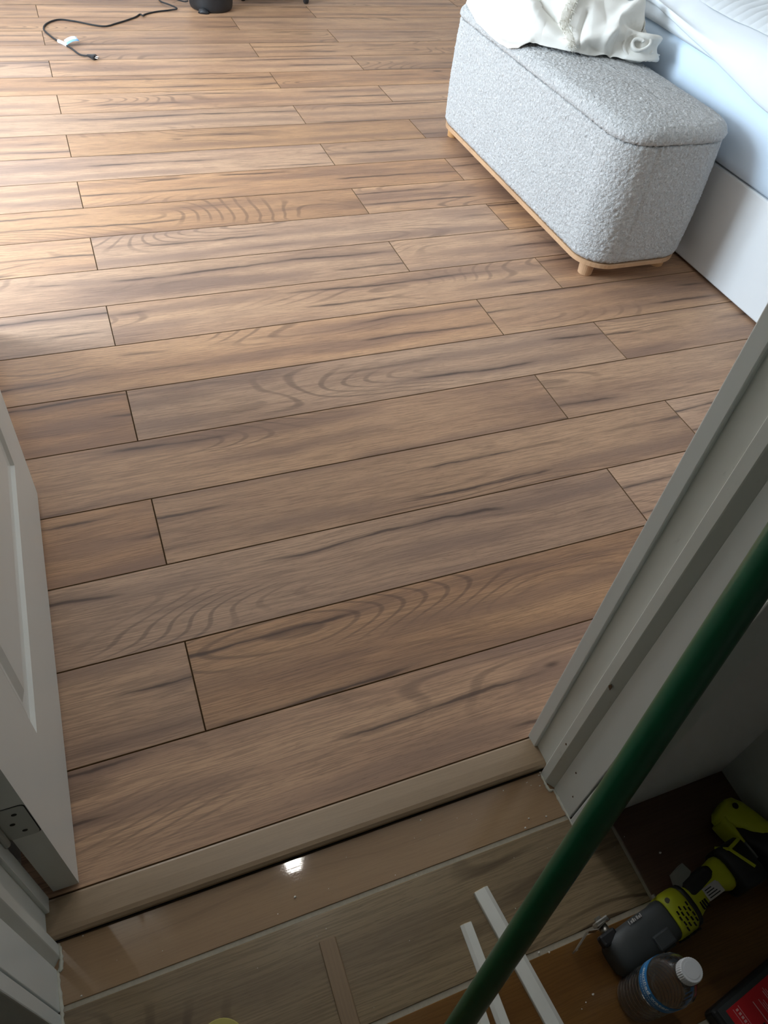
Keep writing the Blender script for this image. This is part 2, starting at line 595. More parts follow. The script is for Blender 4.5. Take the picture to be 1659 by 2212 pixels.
# ---- door frame
def frame_side(name, sgn, jx, jb, label):
    """sgn=+1: left jamb (face looks to +x); sgn=-1: right jamb. jx room part, jb hall part of the face"""
    t = bpy.data.objects.new(name, None)
    COL.objects.link(t)
    tag(t, label, None, None, 'structure')
    x = lambda d: jx + sgn * d

    def bb(nm, x0, x1, y0, y1, z0, z1, m, bev=.0012):
        return obj(nm, bx(min(x0, x1), max(x0, x1), y0, y1, z0, z1, bev=bev, seg=2), m, t)
    bb('jamb', x(-.018), x(0), -.300, -.205, TZ, HEAD, M['trim_worn'])
    bb('jamb', x(-.018), jb, -.3375, -.2835, TZ, HEAD, M['trim'])
    # stop with a sloped back: square to the bedroom, falling away to the jamb on the hall side
    sec = [(-.016, -.2515), (.0105, -.2515), (.012, -.2530), (.012, -.2680), (.0112, -.2696), (.0015, -.2826), (-.0005, -.2842), (-.016, -.2842)]
    obj('door_stop', prism(bmesh.new(), [(x(d_), y_) for d_, y_ in sec], TZ, HEAD - .012), M['trim_worn'], t)
    bb('casing', x(-.018), x(.006), -.2095, -.186, 0.0, HEAD + .06, M['trim'], .0018)
    bb('casing', x(-.075), x(-.018), RY0, -.186, 0.0, HEAD + .06, M['trim'], .003)
    # hall side casing, edge flush with the opening, 3 mm shadow joint to the jamb
    bb('casing', x(-.065), jb + sgn * .0005, -.3615, -.3405, TZ, HEAD + .06, M['trim'], .002)
    return t


frame_side('trim_2', 1, JL, -.2705, 'painted door frame with hinge side jamb and stop beside the open door')
fr = frame_side('trim_3', -1, JR, .5475, 'scuffed painted latch side door jamb and stop behind the green pole')
bm = bmesh.new()
box(bm, JL, JR, -.3375, -.205, HEAD, HEAD + .018)
box(bm, JL, JR, -.2835, -.2515, HEAD - .012, HEAD)
box(bm, JL - .06, JR + .06, -.3615, -.3405, HEAD, HEAD + .06)
box(bm, JL - .06, JR + .06, RY0, -.186, HEAD, HEAD + .06)
struct('trim_4', bm, M['trim'])
# small chips in the right jamb's paint
random.seed(5)
for (yy, zz, rr) in ((-.272, .335, .0035), (-.263, .130, .0022), (-.30, .093, .0016), (-.32, .04, .0018)):
    bm = bmesh.new()
    x_ = (JR - .0121) if yy > -.2835 else .5474
    pts = [(x_ - .0002, yy + rr * math.cos(t * 1.05) * random.uniform(.6, 1.2), zz + rr * 1.6 * math.sin(t * 1.05) * random.uniform(.6, 1.2)) for t in range(6)]
    vs = [bm.verts.new(p) for p in pts]
    f = bm.faces.new(vs)
    r = bmesh.ops.extrude_face_region(bm, geom=[f])
    for v in [g for g in r['geom'] if isinstance(g, bmesh.types.BMVert)]: v.co.x += .0008
    obj('paint_chip', bm, M['subfloor'], fr)


# caulk beads at the foot of the jambs
def bead(parent, pts, r0):
    sp = spline(pts, 6)
    random.seed(len(pts) * 7)
    bm = bmesh.new()
    tube(bm, sp, [r0 * random.uniform(.55, 1.25) for _ in sp], 8)
    return obj('caulk_bead', bm, M['caulk'], parent, True)


bead(fr, [(.538, -.253, TZ), (.537, -.268, TZ), (.538, -.284, TZ), (.546, -.287, TZ), (.5465, -.305, TZ), (.547, -.338, TZ), (.549, -.362, TZ)], .0028)
bead(bpy.data.objects['trim_2'], [(-.266, -.250, TZ), (-.2635, -.266, TZ), (-.2655, -.284, TZ), (-.270, -.290, TZ), (-.2695, -.32, TZ), (-.269, -.345, TZ), (-.27, -.363, TZ)], .0032)

# ---- open door leaf
DX0, DX1, DY0, DY1, DZ0, DZ1 = -.2630, -.2270, -.1830, .6430, .006, 2.04
door = bpy.data.objects.new('door_1', None)
COL.objects.link(door)
tag(door, 'white moulded panel door standing open beside the bedroom floor', None, None, 'structure')
bm = bmesh.new()
box(bm, DX0, DX1 - .012, DY0, DY1, DZ0, DZ1)
F = DX1
PANELS = [(-.038, .512, .218, .86), (-.038, .512, 1.02, 1.90)]


def fq(bm, pts):
    bm.faces.new([bm.verts.new(p) for p in pts])


ys = [DY0, -.038, .512, DY1]
zs = [DZ0, .218, .86, 1.02, 1.90, DZ1]
for i in range(3):
    for j in range(5):
        if i == 1 and j in (1, 3): continue
        fq(bm, [(F, ys[i], zs[j]), (F, ys[i + 1], zs[j]), (F, ys[i + 1], zs[j + 1]), (F, ys[i], zs[j + 1])])
for (a, b, c, d) in PANELS:
    lv = [(0, 0), (.004, .0065), (.011, .0085), (.020, .0060), (.030, .0085), (.034, .0088), (.046, .0030)]
    rs = [[(F - dp, a + s, c + s), (F - dp, b - s, c + s), (F - dp, b - s, d - s), (F - dp, a + s, d - s)] for s, dp in lv]
    rings(bm, rs, False, True)
for (p, q) in (((DY0, DZ0), (DY1, DZ0)), ((DY1, DZ0), (DY1, DZ1)), ((DY1, DZ1), (DY0, DZ1)), ((DY0, DZ1), (DY0, DZ0))):
    fq(bm, [(F - .012, *p), (F - .012, *q), (F, *q), (F, *p)])
bmesh.ops.remove_doubles(bm, verts=bm.verts[:], dist=1e-5)
obj('door_leaf', bm, M['door'], door)
# hinge leaf let into the door edge: rounded corners, dark joint around it, screws
hp = []
for (cx, cz, a0) in ((-.2355, .3185, 0), (-.300, .3185, 90), (-.300, .2415, 180), (-.2355, .2415, 270)):
    for k in range(5):
        t = math.radians(a0 + k * 22.5)
        hp.append((max(cx + .0065 * math.cos(t), -.2715), cz + .0065 * math.sin(t)))
sc_ = lambda s: [((x + .252) * s - .252, (z - .28) * (1 + (s - 1) * .45) + .28) for x, z in hp]
bm = bmesh.new()
rings(bm, [[(x, DY0 + .0002, z) for x, z in sc_(1.06)], [(x, DY0 - .0003, z) for x, z in sc_(1.06)]])
obj('hinge_joint', bm, M['darkgap'], door)
bm = bmesh.new()
rings(bm, [[(x, DY0, z) for x, z in hp], [(x, DY0 - .0012, z) for x, z in hp]])
hinge = obj('hinge', bm, M['hinge'], door)
tube(bm := bmesh.new(), [(-.2695, DY0 - .004, .235), (-.2695, DY0 - .004, .325)], .0055, 12)
obj('hinge_knuckle', bm, M['hinge'], hinge)
for (x_, z_) in ((-.243, .306), (-.251, .280), (-.243, .254)):
    bm = bmesh.new()
    tube(bm, [(x_, DY0 - .0010, z_), (x_, DY0 - .0016, z_)], .0032, 10)
    obj('screw', bm, M['darkgap'], hinge)

# ---- ceiling downlight (its reflection is the bright disc on the tile)
for (x_, y_, lab_) in ((.308, .450, 'small round recessed ceiling downlight just inside the bedroom doorway'),):
    dl = thing('ceiling_downlight', lab_, 'light', (x_, y_, CEIL))
    lathe(bm := bmesh.new(), [(.031, -.001), (.045, -.001), (.045, -.006), (.031, -.006)], 32, cap0=False, cap1=False)
    obj('trim_ring', bm, M['outlet'], dl, True)
    lathe(bm := bmesh.new(), [(.031, -.001), (.031, -.003)], 32)
    obj('diffuser', bm, M['lamp'], dl)


# ------------------------------------------------------------------ storage bench
def rrect(x0, x1, y0, y1, r, nc, ds):
    """rounded rectangle outline, evenly spaced points, ccw"""
    pts = []
    def seg(a, b):
        n = max(1, int(round((Vector(b) - Vector(a)).length / ds)))
        for i in range(n):
            pts.append(Vector(a).lerp(Vector(b), i / n))
    def arc(cx, cy, rr, a0):
        for i in range(nc):
            t = math.radians(a0 + 90 * i / nc)
            pts.append(Vector((cx + rr * math.cos(t), cy + rr * math.sin(t))))
    seg((x0 + r, y0), (x1 - r, y0)); arc(x1 - r, y0 + r, r, -90)
    seg((x1, y0 + r), (x1, y1 - r)); arc(x1 - r, y1 - r, r, 0)
    seg((x1 - r, y1), (x0 + r, y1)); arc(x0 + r, y1 - r, r, 90)
    seg((x0, y1 - r), (x0, y0 + r)); arc(x0 + r, y0 + r, r, 180)
    return pts


BX0, BX1, BY0, BY1 = 1.452, 1.850, 1.140, 2.350
BR = .105


def bench_ring(inset, z, ds=.0042, nc=38, bulge=0.0):
    # same count for every inset: take the full outline and pull each point in along its normal, clamped to the spine
    base = rrect(BX0, BX1, BY0, BY1, BR, nc, ds)
    cx, cy = (BX0 + BX1) / 2, (BY0 + BY1) / 2
    hx, hy = (BX1 - BX0) / 2, (BY1 - BY0) / 2
    out = []
    for p in base:
        dx, dy = p.x - cx, p.y - cy
        s = inset / hx
        # towards the spine: x shrinks to 0, y keeps hy-hx at full inset
        sy = (hy - inset) / hy
        out.append((cx + dx * (1 - s), cy + dy * sy, z))
    return out


bench = thing('storage_bench', 'pale boucle storage bench with rounded corners on wooden peg feet beside the bed', 'bench',
              (0, 0, 0))
rs = []
for ins, z in ((.030, .0605), (.012, .0625), (.004, .068), (.0, .078)):
    rs.append(bench_ring(ins, z))
k = 82
for i in range(1, k + 1):
    z = .078 + (.420 - .078) * i / k
    rs.append(bench_ring(-.004 * math.sin(PI * i / k), z))
for ins, z in ((.0, .4262), (.002, .4300), (.006, .4322), (.030, .4325)):
    rs.append(bench_ring(ins, z))
bm = bmesh.new()
rings(bm, rs, True, True)
# sewn seam at the two front corners
for v in bm.verts:
    if .07 < v.co.z < .43:
        ang = math.atan2(v.co.y - (BY0 + BR), v.co.x - (BX0 + BR))
        if v.co.y < BY0 + BR and v.co.x < BX0 + BR + .06:
            sx = BX0 + BR + .012
            d = abs(v.co.x - sx)
            if d < .010: v.co.y += .0045 * (1 - d / .010)
body = obj('body', bm, M['boucle'], bench, True)
tex = bpy.data.textures.new('boucle_nubs', 'CLOUDS')
tex.noise_scale = .0068
tex.noise_depth = 2
tex.noise_type = 'SOFT_NOISE'
md = body.modifiers.new('nubs', 'DISPLACE')
md.texture, md.strength, md.mid_level, md.texture_coords = tex, .0080, .5, 'LOCAL'
rs = []
for ins, z in ((.030, .4330), (.005, .4333), (.0005, .4362), (-.003, .442), (-.0035, .450), (-.001, .458), (.004, .4655), (.011, .4715), (.020, .4765),
               *[(.024 + .0045 * i, .4785 + .0125 * (1 - (1 - i / 36) ** 2.4)) for i in range(36)]):
    rs.append(bench_ring(ins, z))
bm = bmesh.new()
rings(bm, rs, True, True)
lid = obj('lid', bm, M['boucle'], bench, True)
md = lid.modifiers.new('nubs', 'DISPLACE')
md.texture, md.strength, md.mid_level, md.texture_coords = tex, .0080, .5, 'LOCAL'
bm = bmesh.new()
o_ = rrect(BX0 + .004, BX1 - .004, BY0 + .004, BY1 - .004, BR, 10, .2)
i_ = rrect(BX0 + .007, BX1 - .007, BY0 + .007, BY1 - .007, BR, 10, .2)
rings(bm, [[(p.x, p.y, .0445) for p in i_], [(p.x, p.y, .0465) for p in o_], [(p.x, p.y, .0585) for p in o_], [(p.x, p.y, .0605) for p in i_]])
obj('base_plate', bm, M['benchwood'], bench)
for (x_, y_) in ((1.508, 1.212), (1.508, 2.285), (1.795, 1.212), (1.795, 2.285)):
    bm = bmesh.new()
    lathe(bm, [(.0215, 0.0), (.0235, .0015), (.0262, .040), (.0262, .0445)], 24, (x_, y_, 0))
    obj('foot', bm, M['benchwood'], bench, False)

# ------------------------------------------------------------------ bed
bed = thing('bed', 'white divan bed base with a pale blue sheeted mattress behind the bench', 'bed', (0, 0, 0))
BEDX, BEDY0, BEDY1, BEDX1 = 1.905, .790, 2.95, 3.45
obj('base', bx(BEDX, BEDX1, BEDY0, BEDY1, .008, .322, .006, 3), M['bedbase'], bed)
obj('painted_shadow_gap', bx(BEDX + .02, BEDX1 - .02, BEDY0 + .02, BEDY1 - .02, 0, .008), M['black'], bed)  # added black slab; its colour stands in for the shadow gap under the base
# mattress with loose sheet: swept profile with soft creases
bm = bmesh.new()
prof = [(.05, .3215), (.010, .324), (.002, .335), (.0, .36), (-.003, .40), (-.004, .45), (.0, .50), (.006, .54), (.02, .57), (.05, .59), (.2, .595), (1.5, .595)]
rs = []
ny = 120
for i in range(ny + 1):
    y = BEDY0 + (BEDY1 - BEDY0) * i / ny
    e = min(1, (y - BEDY0) / .05)
    ring = []
    for q, (dx, z) in enumerate(prof):
        w = mnoise.noise((y * 2.1, z * 17.0, 3.0)) * .012 + mnoise.noise((y * 1.1 + z * 3, z * 30.0, 9.0)) * .006
        ring.append((BEDX + dx + (w if 2 <= q <= 8 else 0) + (1 - math.sqrt(max(0, 1 - (1 - e) ** 2))) * .05, y, z))
    rs.append(ring)
vv = rings(bm, rs, False, False, close=False)
bm.faces.new(vv[0])
mat_o = obj('mattress', bm, M['sheet'], bed, True)
duv = thing('duvet', 'white duvet hanging over the near edge of the bed', 'duvet', (0, 0, 0))
bm = bmesh.new()
rs = []
for i in range(ny + 1):
    y = BEDY0 + .0 + (BEDY1 - BEDY0) * i / ny
    hem = .50 + .115 * max(0, min(1, (y - 1.0) / .75)) + .008 * mnoise.noise((y * 5, 0, 0))
    top = .650 + .01 * mnoise.noise((y * 3, 4, 0))
    pr = [(.03, .598), (-.004, hem + .012), (-.012, hem), (-.022, hem + .006), (-.025, hem + .03), (-.020, hem + .5 * (top - hem)), (-.004, top - .03),
          (.022, top - .010), (.06, top + .004), (.12, top + .025), (.25, top + .055), (.5, top + .07), (1.5, top + .07)]
    outer = [(BEDX + dx + .006 * mnoise.noise((y * 3.3, z * 9, 1)), y, z + .006 * mnoise.noise((y * 6, dx * 9, 5))) for dx, z in pr[1:]]
    inner = [(BEDX + 1.5, y, .600), (BEDX + .25, y, .600), (BEDX + .05, y, .598), (BEDX + .012, y, .580), (BEDX - .006, y, .555), (BEDX - .0075, y, hem + .012)]
    rs.append(outer + inner)
rings(bm, rs, False, False)
o = obj('cover', bm, M['duvet'], duv, True)
ss_ = o.modifiers.new('sub', 'SUBSURF'); ss_.levels = 1; ss_.render_levels = 1
thr = thing('ribbed_throw', 'grey white ribbed throw spread over the duvet on the bed', 'throw', (0, 0, 0))
bm = bmesh.new()
rs = []
nyt = 640
for i in range(nyt + 1):
    y = .82 + 2.0 * i / nyt
    rib = .0065 * abs(math.sin(y * PI / .036)) ** .6
    top = .650 + .01 * mnoise.noise((y * 3, 4, 0))
    e0 = .068 + .010 * mnoise.noise((y * 9, 2, 2))
    pr = [(e0, top + .009), (e0 + .004, top + .012 + rib * .4), (.12, top + .034 + rib), (.25, top + .064 + rib), (.5, top + .080 + rib), (1.45, top + .080 + rib)]
    rs.append([(BEDX + dx, y, z) for dx, z in pr])
rings(bm, rs, False, False, close=False)
obj('ribbed_cloth', bm, M['throw'], thr, True)

# ------------------------------------------------------------------ crumpled blanket on the bench
BT = .4955
blanket = thing('blanket', 'cream white blanket crumpled in a heap on the far end of the boucle bench', 'blanket', (1.66, 1.98, BT))
import numpy as np
BO = np.array(blanket.location)
# outline of the heap on the lid (room coordinates), then a dome with its folds laid on as ridges (+) and valleys (-)
POLY = np.array([(1.436, 2.0), (1.434, 1.92), (1.437, 1.865), (1.452, 1.825), (1.474, 1.797), (1.502, 1.776), (1.572, 1.703), (1.621, 1.674), (1.70, 1.655), (1.778, 1.602),
                 (1.842, 1.596), (1.872, 1.64), (1.882, 1.74), (1.882, 1.95), (1.87, 2.2), (1.75, 2.32), (1.55, 2.32), (1.46, 2.26), (1.440, 2.12)])
FOLDS = [  # (height, width, sharpness, points)
    (-.020, .020, 1, [(1.500, 2.02, .60), (1.472, 1.979, .568), (1.457, 1.991, .53), (1.447, 2.014, .495)]),
    (.014, .030, 2, [(1.51, 1.98, .61), (1.479, 1.928, .581), (1.459, 1.91, .536), (1.444, 1.90, .49)]),
    (-.014, .011, 1, [(1.443, 1.930, .500), (1.449, 1.866, .508), (1.470, 1.812, .520)]),
    (.012, .016, 2, [(1.439, 1.928, .474), (1.445, 1.856, .485), (1.472, 1.80, .498)]),
    (-.026, .022, 1, [(1.52, 1.93, .63), (1.519, 1.85, .602), (1.531, 1.809, .581), (1.55, 1.767, .56), (1.572, 1.728, .539)]),
    (.016, .030, 2, [(1.493, 1.90, .60), (1.493, 1.862, .588), (1.497, 1.814, .558), (1.535, 1.76, .529), (1.571, 1.711, .51)]),
    (.014, .026, 2, [(1.64, 1.86, .66), (1.605, 1.798, .617), (1.571, 1.769, .582), (1.561, 1.755, .558), (1.572, 1.731, .543), (1.577, 1.701, .50)]),
    (-.018, .014, 1, [(1.63, 1.745, .60), (1.605, 1.715, .559), (1.598, 1.705, .534), (1.596, 1.695, .51)]),
    (.034, .026, 2, [(1.602, 1.699, .528), (1.649, 1.686, .543), (1.694, 1.687, .561), (1.728, 1.696, .590), (1.783, 1.705, .622), (1.85, 1.735, .62), (1.875, 1.76, .60)]),
    (-.045, .030, 1, [(1.745, 1.678, .578), (1.773, 1.660, .578), (1.816, 1.650, .582), (1.85, 1.68, .58)]),
    (.026, .018, 2, [(1.878, 1.72, .595), (1.878, 1.68, .560), (1.85, 1.64, .548), (1.808, 1.63, .560), (1.772, 1.648, .566), (1.743, 1.675, .575)]),
    (.022, .018, 2, [(1.679, 1.663, .506), (1.672, 1.675, .532), (1.694, 1.680, .553), (1.735, 1.662, .558)]),
    (-.020, .012, 1, [(1.625, 1.682, .522), (1.659, 1.670, .510), (1.699, 1.657, .502)]),
    (.012, .014, 2, [(1.742, 1.628, .500), (1.794, 1.602, .500), (1.850, 1.606, .502)]),
    (.020, .040, 2, [(1.60, 2.16, .66), (1.57, 2.02, .66), (1.55, 1.92, .64)]),
    (-.024, .030, 1, [(1.72, 2.12, .66), (1.68, 1.98, .67), (1.66, 1.88, .66), (1.66, 1.80, .64)]),
    (.022, .034, 2, [(1.80, 2.06, .66), (1.75, 1.92, .67), (1.72, 1.80, .655)]),
]


def segdist(P, L, closed):
    d = np.full(len(P), 9.0)
    n = len(L)
    for i in range(n if closed else n - 1):
        a_, b_ = np.array(L[i]), np.array(L[(i + 1) % n])
        ab = b_ - a_
        t = np.clip(((P - a_) @ ab) / (ab @ ab), 0, 1)
        d = np.minimum(d, np.linalg.norm(P - a_ - t[:, None] * ab, axis=1))
    return d


def dome(P):
    d = segdist(P, POLY, True)
    z0 = BT - .05 * np.clip((1.475 - P[:, 0]) / .05, 0, 1)
    return z0 + .085 * (1 - np.exp(-d / .03)) + .10 * np.clip(d / .22, 0, 1)


CEN = np.array([1.66, 1.98])
osp = np.array([(v.x, v.y) for v in spline([(x, y, 0) for x, y in POLY.tolist() + [POLY[0].tolist()]], 26)[:-1]])
NA = len(osp)
rho = np.concatenate([1 - np.linspace(0, 1, 60) ** 1.6 * .45, np.linspace(.55, .02, 46)[1:]])
grid = CEN + (osp - CEN)[None] * rho[:, None, None]
NRR = len(rho)
fp = grid.reshape(-1, 2)
z_ = dome(fp)
e_ = 1e-3
gx = (dome(fp + [e_, 0]) - dome(fp - [e_, 0])) / (2 * e_)
gy = (dome(fp + [0, e_]) - dome(fp - [0, e_])) / (2 * e_)
nr = np.stack([-gx, -gy, np.ones_like(gx)], 1)
nr /= np.linalg.norm(nr, axis=1)[:, None]
base = np.c_[fp, z_]
f_ = np.zeros(len(fp))
for h_, w_, sh_, L in FOLDS:
    L3 = [tuple(v) for v in spline(L, 4)]
    d = segdist(base, L3, False)
    f_ += h_ * (np.exp(-(d / w_) ** 2 * 1.4) if sh_ == 2 else np.exp(-d / w_ * 1.5))
wr = np.array([.010 * (abs(mnoise.noise((p[0] * 9, p[1] * 9, p[2] * 9))) ** .8) + .004 * mnoise.noise((p[0] * 26 + 5, p[1] * 26, p[2] * 26)) for p in base.tolist()])
edge = np.clip(np.repeat(1 - rho, NA) / .035, 0, 1)
P3 = base + nr * ((f_ + wr) * (.35 + .65 * edge))[:, None]
P3[:, 0] = np.where(P3[:, 0] > 1.855, 1.855 + .034 * np.tanh((P3[:, 0] - 1.855) / .034), P3[:, 0])
P3 -= BO
bm = bmesh.new()
V = [bm.verts.new(p) for p in P3.tolist()]
for j in range(NRR - 1):
    for i in range(NA):
        k = (i + 1) % NA
        bm.faces.new((V[j * NA + i], V[j * NA + k], V[(j + 1) * NA + k], V[(j + 1) * NA + i]))
cv = bm.verts.new(P3[-NA:].mean(0).tolist())
for i in range(NA): bm.faces.new((V[(NRR - 1) * NA + i], V[(NRR - 1) * NA + (i + 1) % NA], cv))
# curled-in hem underneath
cen2 = P3[:NA].mean(0)
U = [bm.verts.new((p[0] * .955 + cen2[0] * .045, p[1] * .955 + cen2[1] * .045, p[2] + .0015)) for p in P3[:NA].tolist()]
for i in range(NA): bm.faces.new((V[i], U[i], U[(i + 1) % NA], V[(i + 1) % NA]))
o = obj('cloth_heap', bm, M['blanket'], blanket, True)


def ribbon(name, parent, path, axis, width, thick, mat_, loc=(0, 0, 0), flare=0.0):
    """sheet swept along path (list of 3D), extruded along axis, with thickness; lips rounded"""
    bm = bmesh.new()
    ax = Vector(axis).normalized()
    n = len(path)
    P = [Vector(p) for p in path]
    rs = []
    for i, p in enumerate(P):
        t = (P[min(i + 1, n - 1)] - P[max(i - 1, 0)]).normalized()
        nn = t.cross(ax).normalized()
        ring = []
        for (u, v) in ((0, 1), (.15, 1), (.5, 1), (.85, 1), (1, 1), (1.0 + .25 * thick / width, 0), (1, -1), (.85, -1), (.5, -1), (.15, -1), (0, -1), (-.25 * thick / width, 0)):
            fl_ = 1 + flare * (u - .5) * 2
            c = Vector((0, 0, 0))
            ring.append(p * 1.0 + ax * (u * width) + nn * (v * thick * .5) + (p - P[0]) * (fl_ - 1) + c)
        rs.append(ring)
    rings(bm, rs, True, True)
    return obj(name, bm, mat_, parent, True, loc)


# rosette: the rolled corner of the blanket, open end towards the doorway
axd = Vector((-.42, -.74, .50)).normalized()
e1 = Vector((.86, -.50, .02)); e1 = (e1 - axd * e1.dot(axd)).normalized()
e2 = axd.cross(e1).normalized()
path = []
nsp = 96
for i in range(nsp + 1):
    t = i / nsp
    a = t * 2 * PI * 1.9 + .4
    r = .011 + .042 * t ** 1.1
    wob = 1 + .12 * math.sin(a * 2 + 1) + .07 * math.sin(a * 3)
    path.append(e1 * (math.cos(a) * r * wob) + e2 * (math.sin(a) * r * wob * .85) - axd * (.030 * t * t))
ribbon('rolled_corner', blanket, path, axd, .060, .0085, M['blanket'], (1.772 - 1.66 + .018, 1.628 - 1.98 + .030, .543 - BT - .022))
# frayed hem band running down the front of the heap
random.seed(11)
L3 = [np.array(v) for v in spline([(1.64, 1.86, .66), (1.605, 1.798, .617), (1.571, 1.769, .582), (1.561, 1.755, .558), (1.572, 1.731, .543), (1.576, 1.706, .516), (1.577, 1.694, .499)], 8)]
hem = []
for q in L3:
    k = int(np.argmin(((base - q) ** 2).sum(1)))
    hem.append(Vector((P3[k] + nr[k] * .004).tolist()))
hem = [sum((hem[max(0, min(len(hem) - 1, i + d))] for d in (-2, -1, 0, 1, 2)), Vector()) / 5 for i in range(len(hem))]
wv = Vector((.8, -.42, .1)).normalized()
out_ = Vector((-.35, -.75, .55)).normalized()
hw = [.024 * (1 - .5 * (i / (len(hem) - 1)) ** 1.5) for i in range(len(hem))]
rs = []
for i, p in enumerate(hem):
    rs.append([p + wv * w_ + out_ * dz for w_, dz in ((-hw[i], 0), (-hw[i] * .5, .004), (0, .005), (hw[i] * .5, .004), (hw[i], 0), (hw[i] * .5, -.008), (-hw[i] * .5, -.008))])
bm = bmesh.new()
rings(bm, rs, True, True)
hemo = obj('hem_band', bm, M['fringe'], blanket, True)
bm = bmesh.new()
for _ in range(170):
    i = random.randrange(8, len(hem))
    p = hem[i] + wv * random.uniform(-1, 1.15) * hw[i] + out_ * .004
    d = Vector((random.uniform(-.6, .6), random.uniform(-.8, -.1), random.uniform(-.9, .1))).normalized() * random.uniform(.008, .018)
    tube(bm, [p, p + d * .5 + out_ * .002, p + d], [.0007, .0006, .0003], 4)
fr_ = obj('fringe', bm, M['fringe'], blanket); fr_['kind'] = 'stuff'

# ------------------------------------------------------------------ power cord and the black appliance, rolling stand
cz = .0041
cord_px = [(.172, 3.247, .011), (.135, 3.285, cz), (.102, 3.375, cz), (.060, 3.455, cz), (.030, 3.535, cz), (.010, 3.622, cz), (.030, 3.700, cz), (.085, 3.755, cz),
           (.150, 3.735, cz), (.272, 3.660, cz), (.345, 3.700, cz), (.440, 3.785, cz), (.475, 3.835, cz), (.485, 3.800, cz + .004), (.50, 3.835, cz), (.56, 3.875, cz), (.640, 3.905, cz),
           (.672, 3.915, .008), (.640, 3.965, .012), (.610, 4.05, cz), (.62, 4.15, cz), (.67, 4.12, cz), (.72, 4.02, .012), (.742, 3.985, .022)]
cord = thing('power_cord', 'black power cord snaking over the far floor with a white paper tag', 'cord', (0, 0, 0))
bm = bmesh.new()
tube(bm, spline(cord_px, 8), .0037, 8)
obj('cable', bm, M['blacksoft'], cord, True)
# plug: body, grip wings, three pins
P0, D0 = Vector((.172, 3.247, .0105)), Vector((.75, -.62, 0)).normalized()
S0 = Vector((-D0.y, D0.x, 0))
bm = bmesh.new()
rs = []
for u, w_, h_ in ((-.012, .004, .004), (.0, .007, .006), (.012, .010, .008), (.022, .0145, .0095), (.026, .015, .0095), (.029, .013, .009)):
    c = P0 + D0 * u
    rs.append([c + S0 * (w_ * a) + Vector((0, 0, h_ * b)) for a, b in ((1, .5), (.6, 1), (-.6, 1), (-1, .5), (-1, -.5), (-.6, -1), (.6, -1), (1, -.5))])
rings(bm, rs)
plug = obj('plug', bm, M['black'], cord, False)
for sd, dz in ((-.006, 0), (.006, 0), (0, .004)):
    bm = bmesh.new()
    c = P0 + D0 * .029 + S0 * sd + Vector((0, 0, dz))
    tube(bm, [c, c + D0 * .015], .0019, 6)
    obj('pin', bm, M['steel'], plug)
tp = Vector((.088, 3.412, .007))
tube(bm := bmesh.new(), [(.060, 3.455, .0055), (.075, 3.432, .0058), (.092, 3.400, .0058)], .0075, 10)
obj('tag_wrap', bm, M['tagwhite'], cord, True)
bm = bmesh.new()
rs = []
for i in range(7):
    t = i / 6
    c = tp + Vector((.056 * t, .016 * t, .006 + .012 * math.sin(t * 2.2)))
    rs.append([c + Vector((-.005, .022, .003)), c + Vector((.003, -.020, -.004)), c + Vector((.003, -.020, -.0048)), c + Vector((-.005, .022, .0022))])
rings(bm, rs)
tg = obj('paper_tag', bm, M['tagwhite'], cord, True)
bm = bmesh.new()
rs = []
for i in range(7):
    t = i / 6
    c = tp + Vector((.056 * t, .016 * t, .0068 + .012 * math.sin(t * 2.2)))
    rs.append([c + Vector((0, -.004, -.0014)), c + Vector((.0031, -.0202, -.0038)), c + Vector((.0031, -.0202, -.0042)), c + Vector((0, -.004, -.0018))])
rings(bm, rs)
obj('blue_print', bm, M['tagblue'], tg, True)

app = thing('cylindrical_appliance', 'black cylindrical appliance with a corded base on the far floor', 'appliance', (.858, 3.965, 0))
bm = bmesh.new()
lathe(bm, [(.098, 0), (.106, .004), (.110, .014), (.112, .03), (.116, .15), (.120, .42), (.118, .44), (.10, .452), (.0005, .455)], 48)
obj('housing', bm, M['black'], app, True)
lathe(bm := bmesh.new(), [(.1175, .150), (.1185, .152), (.1187, .160), (.1178, .162)], 48, cap0=False, cap1=False)
obj('band', bm, M['blacksoft'], app, True)
bm = bmesh.new()
rs = []
for u, w_, h_ in ((0, .022, .020), (.02, .030, .024), (.04, .028, .022), (.052, .016, .014)):
    c = Vector((-.055, -.086, .012)) + Vector((-.35, -.94, 0)) * (u * .8 - .012)
    rs.append([c + Vector((.94, -.35, 0)) * (w_ * math.cos(k * PI / 5)) + Vector((0, 0, -.012 + h_ * math.sin(k * PI / 5))) for k in range(6)])
rings(bm, rs)
obj('pedal', bm, M['black'], app, True)

cart = thing('rolling_stand', 'dark rolling stand on small casters at the far end of the floor', 'stand', (1.20, 4.10, 0))
obj('base_panel', bx(-.20, .24, -.05, .32, .062, .085, .004, 2), M['black'], cart)
obj('cabinet', bx(-.19, .23, -.04, .31, .085, .55, .006, 2), M['black'], cart)
for (x_, y_) in ((-.145, -.018), (.195, -.065), (-.145, .27), (.195, .27)):
    bm = bmesh.new()
    tube(bm, [(x_ - .011, y_, .024), (x_ - .009, y_, .024), (x_ + .009, y_, .024), (x_ + .011, y_, .024)], [.021, .024, .024, .021], 20)
    c = obj('caster', bm, M['black'], cart, False)
    bm = bmesh.new()
    tube(bm, [(x_ - .0135, y_, .024), (x_ + .0135, y_, .024)], .009, 14)
    obj('hub_cap', bm, M['steel'], c)
    bm = bmesh.new()
    box(bm, x_ - .016, x_ + .016, y_ - .012, y_ + .014, .048, .063, .003)
    obj('fork', bm, M['black'], c)

